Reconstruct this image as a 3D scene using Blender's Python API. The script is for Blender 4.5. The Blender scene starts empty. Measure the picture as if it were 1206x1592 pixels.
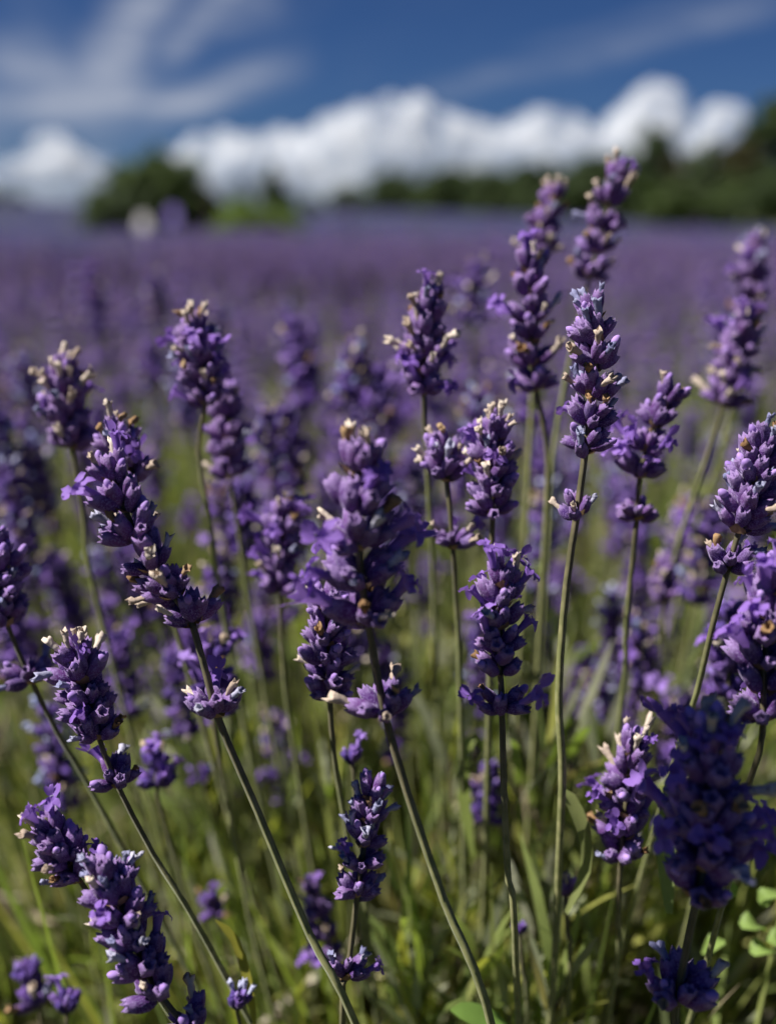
import bpy, math, random
import numpy as np
from mathutils import Vector, Matrix, noise as mnoise

R = math.radians
rng = np.random.default_rng(11)
random.seed(11)
scene = bpy.context.scene
col = scene.collection

# ------------------------------------------------------------------ camera
CAM_Z, FPX, CX, CY = 0.60, 1707.0, 603.0, 796.0      # photograph is 1206 x 1592
PITCH = math.atan((CY - 335.0) / FPX)                # the level line lies at y = 335
cam = bpy.data.cameras.new('camera')
cam.sensor_fit = 'VERTICAL'
cam.sensor_height = 36.0
cam.lens = 18.0 * FPX / CY
cam.clip_start, cam.clip_end = 0.01, 20000.0
cam.dof.use_dof = True
cam.dof.focus_distance = 0.272
cam.dof.aperture_fstop = cam.lens / 7.2              # 7.2 mm wide pupil
cam_ob = bpy.data.objects.new('camera', cam)
cam_ob.location = (0, 0, CAM_Z)
cam_ob.rotation_euler = (math.pi / 2 - PITCH, 0, 0)
col.objects.link(cam_ob)
scene.camera = cam_ob

# ------------------------------------------------------------------ light
SUN_EL, SUN_AZ = R(52), R(-98)                      # azimuth from +Y, clockwise; sun stands on the left, a bit behind the camera
sun_dir = Vector((math.sin(SUN_AZ) * math.cos(SUN_EL), math.cos(SUN_AZ) * math.cos(SUN_EL), math.sin(SUN_EL)))
sun = bpy.data.lights.new('sun', 'SUN')
sun.energy, sun.angle, sun.color = 5.0, R(0.53), (1.0, 0.96, 0.91)
sun_ob = bpy.data.objects.new('sun', sun)
sun_ob.rotation_euler = sun_dir.to_track_quat('Z', 'Y').to_euler()
sun_ob.location = sun_dir * 50
col.objects.link(sun_ob)

scene.view_settings.view_transform = 'Standard'
scene.view_settings.look = 'None'
scene.view_settings.exposure = 0.76
scene.view_settings.gamma = 1.0
scene.view_settings.use_curve_mapping = False
scene.cycles.use_denoising = True
scene.cycles.use_adaptive_sampling = True
scene.cycles.adaptive_threshold = 0.02
scene.cycles.max_bounces = 9
scene.cycles.volume_bounces = 9
scene.cycles.volume_step_rate = 0.45
scene.cycles.volume_max_steps = 128
scene.cycles.transparent_max_bounces = 6

# ------------------------------------------------------------------ node helpers
class NT:
    def __init__(self, tree):
        self.t = tree; self.n = tree.nodes; self.l = tree.links
    def new(self, kind, **kw):
        nd = self.n.new(kind)
        for k, v in kw.items(): setattr(nd, k, v)
        return nd
    def put(self, sock, v):
        if v is None: return
        if hasattr(v, 'links') or isinstance(v, bpy.types.NodeSocket): self.l.new(v, sock)
        else: sock.default_value = v
    def m(self, op, a, b=None, c=None, clamp=False):
        nd = self.new('ShaderNodeMath', operation=op); nd.use_clamp = clamp
        self.put(nd.inputs[0], a); self.put(nd.inputs[1], b); self.put(nd.inputs[2], c)
        return nd.outputs[0]
    def mix(self, f, a, b, mode='MIX'):
        nd = self.new('ShaderNodeMix', data_type='RGBA', blend_type=mode)
        self.put(nd.inputs[0], f)
        for s, v in ((nd.inputs[6], a), (nd.inputs[7], b)):
            self.put(s, (*v, 1) if isinstance(v, tuple) and len(v) == 3 else v)
        return nd.outputs[2]
    def noise(self, vec, scale, detail=3, rough=.55, dist=0):
        nd = self.new('ShaderNodeTexNoise')
        if vec is not None: self.l.new(vec, nd.inputs['Vector'])
        nd.inputs['Scale'].default_value = scale; nd.inputs['Detail'].default_value = detail
        nd.inputs['Roughness'].default_value = rough; nd.inputs['Distortion'].default_value = dist
        return nd.outputs['Fac']
    def ramp(self, f, lo, hi, smooth=True):
        nd = self.new('ShaderNodeMapRange'); nd.interpolation_type = 'SMOOTHSTEP' if smooth else 'LINEAR'
        self.put(nd.inputs[0], f); nd.inputs[1].default_value = lo; nd.inputs[2].default_value = hi
        return nd.outputs[0]
    def ramp_col(self, f, stops):
        nd = self.new('ShaderNodeValToRGB'); e = nd.color_ramp.elements
        while len(e) < len(stops): e.new(0.5)
        for el, (p, c) in zip(e, stops): el.position = p; el.color = (*c, 1)
        self.put(nd.inputs[0], f); return nd.outputs[0]

# ------------------------------------------------------------------ sky: Nishita with thin cirrus drawn into it by direction
world = bpy.data.worlds.new('World'); scene.world = world; world.use_nodes = True
w = NT(world.node_tree)
for nd in list(w.n): w.n.remove(nd)
sky = w.new('ShaderNodeTexSky', sky_type='NISHITA')
sky.sun_disc = False; sky.sun_elevation = SUN_EL; sky.sun_rotation = SUN_AZ
sky.altitude = 1500; sky.air_density = 1.0; sky.dust_density = 0.0; sky.ozone_density = 4.0
tc = w.new('ShaderNodeTexCoord'); sep = w.new('ShaderNodeSeparateXYZ'); w.l.new(tc.outputs['Generated'], sep.inputs[0])
az = w.m('ARCTAN2', sep.outputs[0], sep.outputs[1]); el = w.m('ARCSINE', sep.outputs[2])
wob = w.m('MULTIPLY', w.m('SUBTRACT', w.noise(tc.outputs['Generated'], 9, 4), 0.5), 0.05)
az2 = w.m('ADD', az, wob); el2 = w.m('ADD', el, w.m('MULTIPLY', wob, 0.7))
mask = None
def pxaz(x): return math.atan2(x - CX, FPX)
def pxel(y): return (335.0 - y) / FPX
for (x0, y0, x1, y1, wd, st) in [(150, 190, 330, -50, 54, .62), (280, 120, 440, -20, 30, .46), (210, 205, 490, 118, 30, .70),
                                 (-60, 195, 300, 175, 62, .66), (640, 168, 1270, 40, 20, .26), (800, 105, 1270, 20, 16, .16),
                                 (20, 120, 240, 235, 62, .50), (330, 60, 480, 20, 50, .30), (-200, 90, -40, -60, 40, .4), (1300, 120, 1700, 40, 30, .3)]:
    ax, ay, bx_, by_ = pxaz(x0), pxel(y0), pxaz(x1), pxel(y1)
    L = math.hypot(bx_ - ax, by_ - ay); dx, dy = (bx_ - ax) / L, (by_ - ay) / L
    px_ = w.m('SUBTRACT', az2, ax); py_ = w.m('SUBTRACT', el2, ay)
    t = w.m('DIVIDE', w.m('ADD', w.m('MULTIPLY', px_, dx), w.m('MULTIPLY', py_, dy)), L)
    dist = w.m('ABSOLUTE', w.m('SUBTRACT', w.m('MULTIPLY', px_, dy), w.m('MULTIPLY', py_, dx)))
    g1 = w.ramp(dist, wd / FPX * 1.3, 0.0)
    ends = w.m('MULTIPLY', w.ramp(t, -0.15, 0.2), w.ramp(t, 1.1, 0.7))
    s = w.m('MULTIPLY', w.m('MULTIPLY', g1, ends), st)
    mask = s if mask is None else w.m('MAXIMUM', mask, s)
mp = w.new('ShaderNodeMapping'); mp.inputs['Scale'].default_value = (3.0, 3.0, 14.0); mp.inputs['Rotation'].default_value = (0, R(24), 0)
w.l.new(tc.outputs['Generated'], mp.inputs[0])
fib = w.ramp(w.noise(mp.outputs[0], 2.2, 6, .62, .6), 0.30, 0.72)
thin = w.m('MULTIPLY', w.ramp(w.noise(tc.outputs['Generated'], 2.6, 5, .6, 1.2), 0.52, 0.8), 0.22)
mask = w.m('ADD', w.m('MULTIPLY', mask, w.m('ADD', w.m('MULTIPLY', fib, 1.05), 0.22)), thin)
mask = w.m('MINIMUM', mask, 0.85)
blue = w.mix(1.0, sky.outputs[0], (0.205, 0.31, 0.52), 'MULTIPLY')
cir = w.mix(mask, blue, (5.0, 5.5, 6.7))
bg = w.new('ShaderNodeBackground'); w.l.new(cir, bg.inputs[0]); bg.inputs[1].default_value = 0.05
wo = w.new('ShaderNodeOutputWorld'); w.l.new(bg.outputs[0], wo.inputs[0])

# ------------------------------------------------------------------ materials
MATS = {}
def material(name):
    m = bpy.data.materials.new(name); m.use_nodes = True
    t = NT(m.node_tree)
    b = t.n['Principled BSDF']; b.inputs['Roughness'].default_value = 0.8
    b.inputs['Specular IOR Level'].default_value = 0.25
    MATS[name] = m
    return t, b
def bump(t, b, height, strength, dist):
    nd = t.new('ShaderNodeBump'); nd.inputs['Strength'].default_value = strength; nd.inputs['Distance'].default_value = dist
    t.l.new(height, nd.inputs['Height']); t.l.new(nd.outputs[0], b.inputs['Normal'])
def translucent(t, b, colr, f):
    tr = t.new('ShaderNodeBsdfTranslucent'); t.put(tr.inputs[0], colr if not isinstance(colr, tuple) else (*colr, 1))
    mx = t.new('ShaderNodeMixShader'); mx.inputs[0].default_value = f
    t.l.new(b.outputs[0], mx.inputs[1]); t.l.new(tr.outputs[0], mx.inputs[2])
    t.l.new(mx.outputs[0], t.n['Material Output'].inputs[0])

def sheen(b, wgt, tint, rough=.35):
    b.inputs['Sheen Weight'].default_value = wgt; b.inputs['Sheen Tint'].default_value = (*tint, 1); b.inputs['Sheen Roughness'].default_value = rough

t, b = material('calyx')                                       # velvety ribbed calyx, each its own violet
oi = t.new('ShaderNodeObjectInfo'); tcx = t.new('ShaderNodeTexCoord'); sp = t.new('ShaderNodeSeparateXYZ')
t.l.new(tcx.outputs['Generated'], sp.inputs[0])
base = t.ramp_col(oi.outputs['Random'], [(0, (.060, .024, .135)), (.3, (.128, .042, .185)), (.55, (.080, .028, .152)), (.8, (.165, .062, .225)), (1, (.105, .062, .19))])
fuzz = t.noise(tcx.outputs['Object'], 2600, 2)
base = t.mix(t.ramp(fuzz, .42, .72), base, (.23, .16, .36))
tip = t.m('MULTIPLY', t.ramp(t.m('ADD', sp.outputs[2], t.m('MULTIPLY', t.m('SUBTRACT', t.noise(tcx.outputs['Object'], 700, 2), .5), .6)), .55, 1.02), .75)
base = t.mix(tip, base, (.36, .25, .48))
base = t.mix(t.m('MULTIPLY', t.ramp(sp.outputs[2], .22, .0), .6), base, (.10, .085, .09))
t.l.new(base, b.inputs['Base Color']); sheen(b, .3, (.72, .62, .92), .3); b.inputs['Specular IOR Level'].default_value = .08
bump(t, b, fuzz, .8, .0003)
translucent(t, b, base, .10)

def simple(name, stops, scale=900, rough=.8, bstr=.4, bdist=.0002, trans=0, sh=0, spec=.25):
    t, b = material(name)
    oi = t.new('ShaderNodeObjectInfo'); tx = t.new('ShaderNodeTexCoord')
    nz = t.noise(tx.outputs['Object'], scale, 3)
    c = t.ramp_col(t.m('ADD', t.m('MULTIPLY', oi.outputs['Random'], .62), t.m('MULTIPLY', nz, .42)), stops)
    t.l.new(c, b.inputs['Base Color']); b.inputs['Roughness'].default_value = rough; b.inputs['Specular IOR Level'].default_value = spec
    if sh: sheen(b, sh, (.8, .75, .95))
    if bstr: bump(t, b, nz, bstr, bdist)
    if trans: translucent(t, b, c, trans)
    return t, b
simple('corolla_open', [(0, (.18, .09, .39)), (.5, (.25, .13, .47)), (1, (.34, .20, .55))], 500, .65, .2, trans=.3, sh=.2)
simple('corolla_bud', [(0, (.22, .12, .41)), (1, (.42, .27, .60))], 900, .7, .3, sh=.3)
simple('dried_cream', [(.1, (.30, .22, .17)), (.45, (.54, .44, .35)), (.9, (.68, .59, .50))], 1100, .85, .7, .0004, trans=.12)
simple('dried_brown', [(.1, (.14, .075, .035)), (.5, (.30, .18, .085)), (.9, (.42, .29, .17))], 1100, .85, .7, .0004, trans=.1)
simple('dried_blue', [(.1, (.15, .15, .30)), (.5, (.30, .30, .45)), (.9, (.50, .48, .56))], 1100, .8, .7, .0004, trans=.12)
simple('bract', [(0, (.20, .12, .06)), (1, (.36, .24, .14))], 700, .8, .3, trans=.2)

t, b = material('stem')
tx = t.new('ShaderNodeTexCoord'); nz = t.noise(tx.outputs['Object'], 260, 3); oi = t.new('ShaderNodeObjectInfo')
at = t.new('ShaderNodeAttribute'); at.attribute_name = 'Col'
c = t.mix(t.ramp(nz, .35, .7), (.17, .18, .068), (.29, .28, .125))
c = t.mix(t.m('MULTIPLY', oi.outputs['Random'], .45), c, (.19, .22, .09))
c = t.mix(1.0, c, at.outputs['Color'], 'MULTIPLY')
t.l.new(c, b.inputs['Base Color']); b.inputs['Roughness'].default_value = .6; sheen(b, .15, (.8, .85, .7)); bump(t, b, nz, .25, .0002)

def attr_mat(name, rough=.8, trans=0, nscale=400, namp=.5, sh=0, tr_tint=(1, 1, 1)):
    t, b = material(name)
    at = t.new('ShaderNodeAttribute'); at.attribute_name = 'Col'; tx = t.new('ShaderNodeTexCoord')
    nz = t.noise(tx.outputs['Object'], nscale, 2)
    c = t.mix(1.0, at.outputs['Color'], t.mix(nz, (1 - namp,) * 3, (1 + namp,) * 3), 'MULTIPLY')
    t.l.new(c, b.inputs['Base Color']); b.inputs['Roughness'].default_value = rough
    if sh: sheen(b, sh, (.7, .6, .9))
    if trans: translucent(t, b, t.mix(1.0, c, tr_tint, 'MULTIPLY'), trans)
attr_mat('floret_mix', .75, .10, 500, .45, .12)
attr_mat('leaf', .5, .45, 90, .35, 0, (1.25, 1.35, .6))
attr_mat('litter', .9, .05, 150, .4)
attr_mat('tree_leaf', .6, .26, 1.5, .35, 0, (1.1, 1.25, .6))

t, b = material('soil')
tx = t.new('ShaderNodeTexCoord'); n1 = t.noise(tx.outputs['Object'], 14, 6, .65); n2 = t.noise(tx.outputs['Object'], .05, 4)
c = t.mix(t.ramp(n1, .3, .75), (.055, .040, .026), (.16, .12, .080))
ln = t.new('ShaderNodeVectorMath', operation='LENGTH'); t.l.new(tx.outputs['Object'], ln.inputs[0])
c = t.mix(t.ramp(ln.outputs['Value'], 6, 60), c, t.mix(t.ramp(n2, .35, .65), (.05, .065, .022), (.10, .10, .04)))
t.l.new(c, b.inputs['Base Color']); b.inputs['Roughness'].default_value = .95; bump(t, b, n1, .6, .02)

t, b = material('lavender_canopy')
tx = t.new('ShaderNodeTexCoord')
mpn = t.new('ShaderNodeMapping'); mpn.inputs['Scale'].default_value = (1, .45, 1); t.l.new(tx.outputs['Object'], mpn.inputs[0])
p1 = t.noise(tx.outputs['Object'], 9, 4, .65); p2 = t.noise(mpn.outputs[0], .23, 4, .6); p3 = t.noise(mpn.outputs[0], 1.6, 3)
c = t.mix(t.ramp(p1, .3, .7), (.020, .022, .070), (.038, .040, .118))
c = t.mix(t.m('MULTIPLY', t.ramp(p3, .48, .66), .8), c, (.045, .052, .034))
c = t.mix(t.m('MULTIPLY', t.ramp(p2, .48, .64), .75), c, (.045, .045, .042))
t.l.new(c, b.inputs['Base Color']); b.inputs['Roughness'].default_value = .9; bump(t, b, p1, .8, .08)

t, b = material('bark')
tx = t.new('ShaderNodeTexCoord'); nz = t.noise(tx.outputs['Object'], 6, 5)
t.l.new(t.mix(nz, (.05, .035, .025), (.16, .12, .09)), b.inputs['Base Color']); bump(t, b, nz, .6, .03)
t, b = material('grass')
tx = t.new('ShaderNodeTexCoord'); nz = t.noise(tx.outputs['Object'], 1.2, 5)
t.l.new(t.mix(nz, (.08, .10, .035), (.20, .19, .09)), b.inputs['Base Color'])
t, b = material('dirt_path')
tx = t.new('ShaderNodeTexCoord'); nz = t.noise(tx.outputs['Object'], 2, 5)
t.l.new(t.mix(nz, (.25, .19, .14), (.42, .34, .27)), b.inputs['Base Color'])
def cloud_mat(name, albedo, dens):
    t, b = material(name); t.n.remove(b)
    pv = t.new('ShaderNodeVolumePrincipled'); pv.inputs['Color'].default_value = (*albedo, 1); pv.inputs['Anisotropy'].default_value = .1
    tx = t.new('ShaderNodeTexCoord')
    big = t.noise(tx.outputs['Object'], .0065, 5, .62, .3)
    t.l.new(t.m('MULTIPLY', t.ramp(big, .38, .64), dens), pv.inputs['Density'])
    t.l.new(pv.outputs[0], t.n['Material Output'].inputs['Volume'])
cloud_mat('cloud', (.92, .935, .95), .024)
cloud_mat('shade_grey_cloud', (.55, .61, .70), .034)  # grey albedo stands in for the shade on the cloud bases
def plain(name, c1, c2, sc, rough):
    t, b = material(name); tx = t.new('ShaderNodeTexCoord')
    t.l.new(t.mix(t.noise(tx.outputs['Object'], sc, 4), c1, c2), b.inputs['Base Color']); b.inputs['Roughness'].default_value = rough
plain('white_paint', (.46, .44, .43), (.60, .58, .57), 6, .5)
plain('purple_paint', (.16, .12, .36), (.24, .18, .46), 6, .5)
plain('grey_wood', (.16, .14, .11), (.28, .25, .21), 9, .85)

# ------------------------------------------------------------------ object helpers
def tag(o, label=None, cat=None, group=None, kind=None):
    if label: o['label'] = label
    if cat: o['category'] = cat
    if group: o['group'] = group
    if kind: o['kind'] = kind
    return o
def link(name, mesh, parent=None):
    o = bpy.data.objects.new(name, mesh); col.objects.link(o)
    if parent: o.parent = parent
    return o
def empty(name, loc):
    o = bpy.data.objects.new(name, None); o.location = loc; o.empty_display_size = .02; col.objects.link(o); return o
def mesh_np(name, V, F, mat, colr=None, smooth=True):
    """V (n,3); F = list of (m,k) int arrays; colr (n,3)"""
    me = bpy.data.meshes.new(name)
    V = np.asarray(V, np.float32)
    if not isinstance(F, list): F = [F]
    F = [np.asarray(f, np.int32) for f in F if len(f)]
    me.vertices.add(len(V)); me.vertices.foreach_set('co', V.ravel())
    lv = np.concatenate([f.ravel() for f in F]); tot = np.concatenate([np.full(len(f), f.shape[1], np.int32) for f in F])
    st = np.concatenate([[0], np.cumsum(tot)[:-1]]).astype(np.int32)
    me.loops.add(len(lv)); me.loops.foreach_set('vertex_index', lv)
    me.polygons.add(len(tot)); me.polygons.foreach_set('loop_start', st); me.polygons.foreach_set('loop_total', tot)
    me.update(calc_edges=True)
    me.polygons.foreach_set('use_smooth', np.full(len(tot), smooth, bool))
    if colr is not None:
        a = me.color_attributes.new('Col', 'FLOAT_COLOR', 'POINT')
        a.data.foreach_set('color', np.concatenate([colr, np.ones((len(V), 1))], 1).astype(np.float32).ravel())
    me.materials.append(MATS[mat])
    return me
class Bag:
    """collects numpy pieces into one mesh"""
    def __init__(s): s.V = []; s.F = {}; s.C = []; s.n = 0
    def add(s, V, F, C):
        V = np.asarray(V, float); s.V.append(V)
        for f in (F if isinstance(F, list) else [F]):
            f = np.asarray(f)
            if len(f): s.F.setdefault(f.shape[1], []).append(f + s.n)
        C = np.asarray(C, float); s.C.append(np.broadcast_to(C, V.shape) if C.ndim == 1 else C); s.n += len(V)
    def mesh(s, name, mat, smooth=True):
        return mesh_np(name, np.concatenate(s.V), [np.concatenate(f) for f in s.F.values()], mat, np.concatenate(s.C), smooth)

def ring_tube(rings, cap_end=True, cap_start=False):
    """rings: list of (k,3) arrays -> V, [quads, tris]"""
    k = len(rings[0]); V = np.concatenate(rings); q = []; tr = []
    for i in range(len(rings) - 1):
        for j in range(k):
            q.append((i * k + j, i * k + (j + 1) % k, (i + 1) * k + (j + 1) % k, (i + 1) * k + j))
    n = len(V); extra = []
    if cap_end:
        extra.append(rings[-1].mean(0)); m0 = (len(rings) - 1) * k
        tr += [(m0 + j, m0 + (j + 1) % k, n) for j in range(k)]; n += 1
    if cap_start:
        extra.append(rings[0].mean(0)); tr += [((j + 1) % k, j, n) for j in range(k)]
    if extra: V = np.concatenate([V, np.array(extra)])
    return V, [np.array(q), np.array(tr).reshape(-1, 3)]
def frame(d, roll=0.0):
    d = np.asarray(d, float); d = d / np.linalg.norm(d)
    a = np.array([0, 0, 1.0]) if abs(d[2]) < .9 else np.array([1.0, 0, 0])
    x = np.cross(a, d); x /= np.linalg.norm(x); y = np.cross(d, x)
    c, s = math.cos(roll), math.sin(roll)
    return np.stack([c * x + s * y, -s * x + c * y, d], 1)          # columns
def catmull(P, step):
    P = np.array(P, float); P = np.concatenate([[2 * P[0] - P[1]], P, [2 * P[-1] - P[-2]]]); out = []
    for i in range(1, len(P) - 2):
        p0, p1, p2, p3 = P[i - 1:i + 3]; n = max(2, int(np.linalg.norm(p2 - p1) / step))
        for j in range(n):
            u = j / n
            out.append(.5 * (2 * p1 + (p2 - p0) * u + (2 * p0 - 5 * p1 + 4 * p2 - p3) * u * u + (3 * p1 - p0 - 3 * p2 + p3) * u ** 3))
    out.append(P[-2]); return np.array(out)

Fv = np.array([0, math.cos(PITCH), -math.sin(PITCH)]); Uv = np.array([0, math.sin(PITCH), math.cos(PITCH)]); Rv = np.array([1.0, 0, 0])
CAM = np.array([0, 0, CAM_Z])
def at(x, y, d): return CAM + d * (Fv + (x - CX) / FPX * Rv + (CY - y) / FPX * Uv)
def to_px(P):
    q = np.asarray(P) - CAM; d = q @ Fv; ds = np.where(np.abs(d) < 1e-6, 1e-6, d)
    return CX + FPX * (q @ Rv) / ds, CY - FPX * (q @ Uv) / ds, d

# ------------------------------------------------------------------ terrain
def sstep(a, b_, x): u = np.clip((x - a) / (b_ - a), 0, 1); return u * u * (3 - 2 * u)
def ground_z(x, y):
    x = np.asarray(x, float); y = np.asarray(y, float)
    a = np.clip(x / np.maximum(y, 1.0), -.6, .6)
    A = np.interp(a, [-.6, -.35, 0, .1, .35, .6], [2.4, 2.3, 1.45, 1.2, .6, .5])
    return -.6 * sstep(5, 34, y) + A * sstep(40, 130, y)
ang = np.linspace(-math.pi, math.pi, 181)[:-1]; rad = np.concatenate([[0.02], np.geomspace(.3, 3500, 110)])
AA, RR = np.meshgrid(ang, rad); X, Y = RR * np.sin(AA), RR * np.cos(AA)
V = np.stack([X, Y, ground_z(X, Y)], -1).reshape(-1, 3); k = len(ang)
i, j = np.meshgrid(np.arange(len(rad) - 1), np.arange(k), indexing='ij')
Q = np.stack([i * k + j, (i + 1) * k + j, (i + 1) * k + (j + 1) % k, i * k + (j + 1) % k], -1).reshape(-1, 4)[:, ::-1]
tag(link('ground', mesh_np('ground', V, Q, 'soil')), kind='structure')

def in_field(x, y):
    """where lavender grows, seen from above"""
    a = x / np.maximum(y, .5)
    far = np.interp(a, [-.6, -.1, .02, .2, .24, .6], [150, 140, 112, 84, 64, 56])
    ok = y < far
    ok &= ~((y > 33) & (y < 40) & (a > -.275) & (a < -.085))                # shrubs and signs stand here
    ok &= ~((y > 32) & (y < 37) & (a < -.325))                            # dirt track
    return ok
# far canopy of lavender rows
ang = np.radians(np.arange(-55, 55.01, .45)); rad = np.geomspace(5.6, 150, 190)
AA, RR = np.meshgrid(ang, rad); X, Y = RR * np.sin(AA), RR * np.cos(AA)
nz = np.array([mnoise.noise((x * 1.3, y * 1.3, 3.1)) for x, y in zip(X.ravel(), Y.ravel())]).reshape(X.shape)
rows = .5 + .5 * np.cos((X + .12 * Y) * 2 * math.pi / .95)
Z = ground_z(X, Y) + .36 + .05 * rows * np.clip(1 - (Y - 10) / 25, 0, 1) + .07 * nz
V = np.stack([X, Y, Z], -1).reshape(-1, 3); k = len(ang)
i, j = np.meshgrid(np.arange(len(rad) - 1), np.arange(k - 1), indexing='ij')
Q = np.stack([i * k + j, (i + 1) * k + j, (i + 1) * k + j + 1, i * k + j + 1], -1).reshape(-1, 4)[:, ::-1]
cen = V[Q].mean(1); Q = Q[in_field(cen[:, 0], cen[:, 1])]
tag(link('lavender_rows', mesh_np('lavender_rows', V, Q, 'lavender_canopy')), 'distant purple lavender rows merging into one mass', 'lavender', kind='stuff')

# ------------------------------------------------------------------ floret pieces (real size, +Z outwards)
CAL_L = .0061
def calyx_rings(seed, nseg=10, nring=7, ribs=5):
    r_ = np.random.default_rng(seed); prof = [(0, .28), (.12, .62), (.32, .92), (.55, 1.0), (.76, .94), (.92, .80), (1.0, .62)]
    bend = r_.uniform(-.0003, .0008); rr = .00162 * r_.uniform(.92, 1.1); ring = []
    if nring == 5: prof = [prof[q] for q in (0, 1, 3, 5, 6)]
    for zt, rt in prof:
        th = np.arange(nseg) * 2 * math.pi / nseg
        r = rr * rt * (1 + .14 * np.cos(th * ribs) * min(1, zt * 3) + r_.normal(0, .025, nseg))
        z = CAL_L * zt + (.0005 * np.cos(th * ribs) if zt == 1 else 0)
        ring.append(np.stack([r * np.cos(th) + bend * zt * zt * 2, r * np.sin(th), np.broadcast_to(z, th.shape)], 1))
    ring.append(np.stack([ring[-1][:, 0] * .55, ring[-1][:, 1] * .55, ring[-1][:, 2] - .0012], 1))   # mouth turns inwards
    return ring
def dried_rings(seed, nseg=8, n=6, L=.0050):
    r_ = np.random.default_rng(seed); ring = []; bx_, by_ = r_.uniform(-.0011, .0011, 2)
    for q in range(n):
        zt = q / (n - 1); th = np.arange(nseg) * 2 * math.pi / nseg
        rt = (.62 + .25 * math.sin(zt * 2.4) + (.34 if q >= n - 2 else 0)) * .00092
        r = rt * (1 + r_.normal(0, .16, nseg) + .14 * np.cos(th * 3 + seed))
        z = L * zt + r_.normal(0, .00022, nseg) + (r_.uniform(-.0009, .0006, nseg) if q == n - 1 else 0)
        ring.append(np.stack([r * np.cos(th) + bx_ * zt ** 2, r * np.sin(th) + by_ * zt ** 2, z], 1))
    ring.append(np.stack([ring[-1][:, 0] * .45 + bx_ * .5, ring[-1][:, 1] * .45 + by_ * .5, ring[-1][:, 2] - .0013], 1))
    return ring
def bud_rings(seed, nseg=8):
    r_ = np.random.default_rng(seed); ring = []
    for zt, rt in [(0, .85), (.3, 1.05), (.6, .95), (.85, .6), (1, .2)]:
        th = np.arange(nseg) * 2 * math.pi / nseg; r = .00105 * rt * (1 + r_.normal(0, .06, nseg))
        ring.append(np.stack([r * np.cos(th), r * np.sin(th), np.full(nseg, .0023 * zt)], 1))
    return ring
def open_flower(seed):
    """two-lipped corolla: a tube, two upright upper lobes and three spreading lower lobes"""
    r_ = np.random.default_rng(seed); bag = Bag(); nseg = 8; ring = []
    for zt, rt in [(0, .8), (.4, .85), (.75, 1.1), (1, 1.45)]:
        th = np.arange(nseg) * 2 * math.pi / nseg; r = .00105 * rt
        ring.append(np.stack([r * np.cos(th) + .0009 * zt ** 2, r * np.sin(th), np.full(nseg, .0052 * zt)], 1))
    V, F = ring_tube(ring, cap_end=False); bag.add(V, F, (1, 1, 1))
    for th, ln, wd, up in [(.45, .0031, .0027, .75), (-.45, .0031, .0027, .75), (2.2, .0024, .0020, .1), (math.pi, .0028, .0023, -.15), (-2.2, .0024, .0020, .1)]:
        th += r_.normal(0, .15); up += r_.normal(0, .35); ln *= r_.uniform(.75, 1.1); o = np.array([math.cos(th) * .0013 + .0009, math.sin(th) * .0013, .0050])
        out = np.array([math.cos(th), math.sin(th), 0]); sd = np.array([-math.sin(th), math.cos(th), 0]); V = []
        for zt, wt in [(0, .55), (.35, 1.0), (.7, .95), (1.0, .42)]:
            p = o + out * ln * zt * (1 - .3 * max(up, 0)) + np.array([0, 0, 1]) * (ln * zt * up - .0010 * zt * zt)
            for sgn in (-1, 0, 1):
                V.append(p + sd * sgn * wd * .5 * wt + np.array([0, 0, 1]) * (.0004 * abs(sgn) + r_.normal(0, .00030)))
        F = [(a * 3 + c_, a * 3 + c_ + 1, a * 3 + c_ + 4, a * 3 + c_ + 3) for a in range(3) for c_ in range(2)]
        bag.add(V, np.array(F), (1, 1, 1))
    return bag
def ring_mesh(name, rings, mat):
    V, F = ring_tube(rings, True, False); return mesh_np(name, V, F, mat)
CALYX = [ring_mesh('calyx', calyx_rings(s), 'calyx') for s in range(6)]
COROLLA = {
    'cream': [ring_mesh('withered_corolla', dried_rings(s), 'dried_cream') for s in range(20, 25)],
    'brown': [ring_mesh('withered_corolla', dried_rings(s, L=.0032), 'dried_brown') for s in range(30, 33)],
    'blue': [ring_mesh('withered_corolla', dried_rings(s, L=.0042), 'dried_blue') for s in range(40, 45)],
    'bud': [ring_mesh('closed_bud', bud_rings(s), 'corolla_bud') for s in range(50, 53)],
    'open': [open_flower(s).mesh('open_corolla', 'corolla_open') for s in range(60, 64)],
}
CNAME = {'cream': 'withered_corolla', 'brown': 'withered_corolla', 'blue': 'withered_corolla', 'bud': 'closed_bud', 'open': 'open_corolla'}
bagb = Bag()
bagb.add([(-.0016, 0, 0), (.0016, 0, 0), (-.0018, .0004, .0020), (.0018, .0004, .0020), (0, .0012, .0042), (0, -.0004, .001), (0, -.0002, .0024)],
         [np.array([(0, 5, 6, 2), (5, 1, 3, 6)]), np.array([(2, 6, 4), (6, 3, 4)])], (1, 1, 1))
BRACT = bagb.mesh('bract', 'bract')

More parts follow.
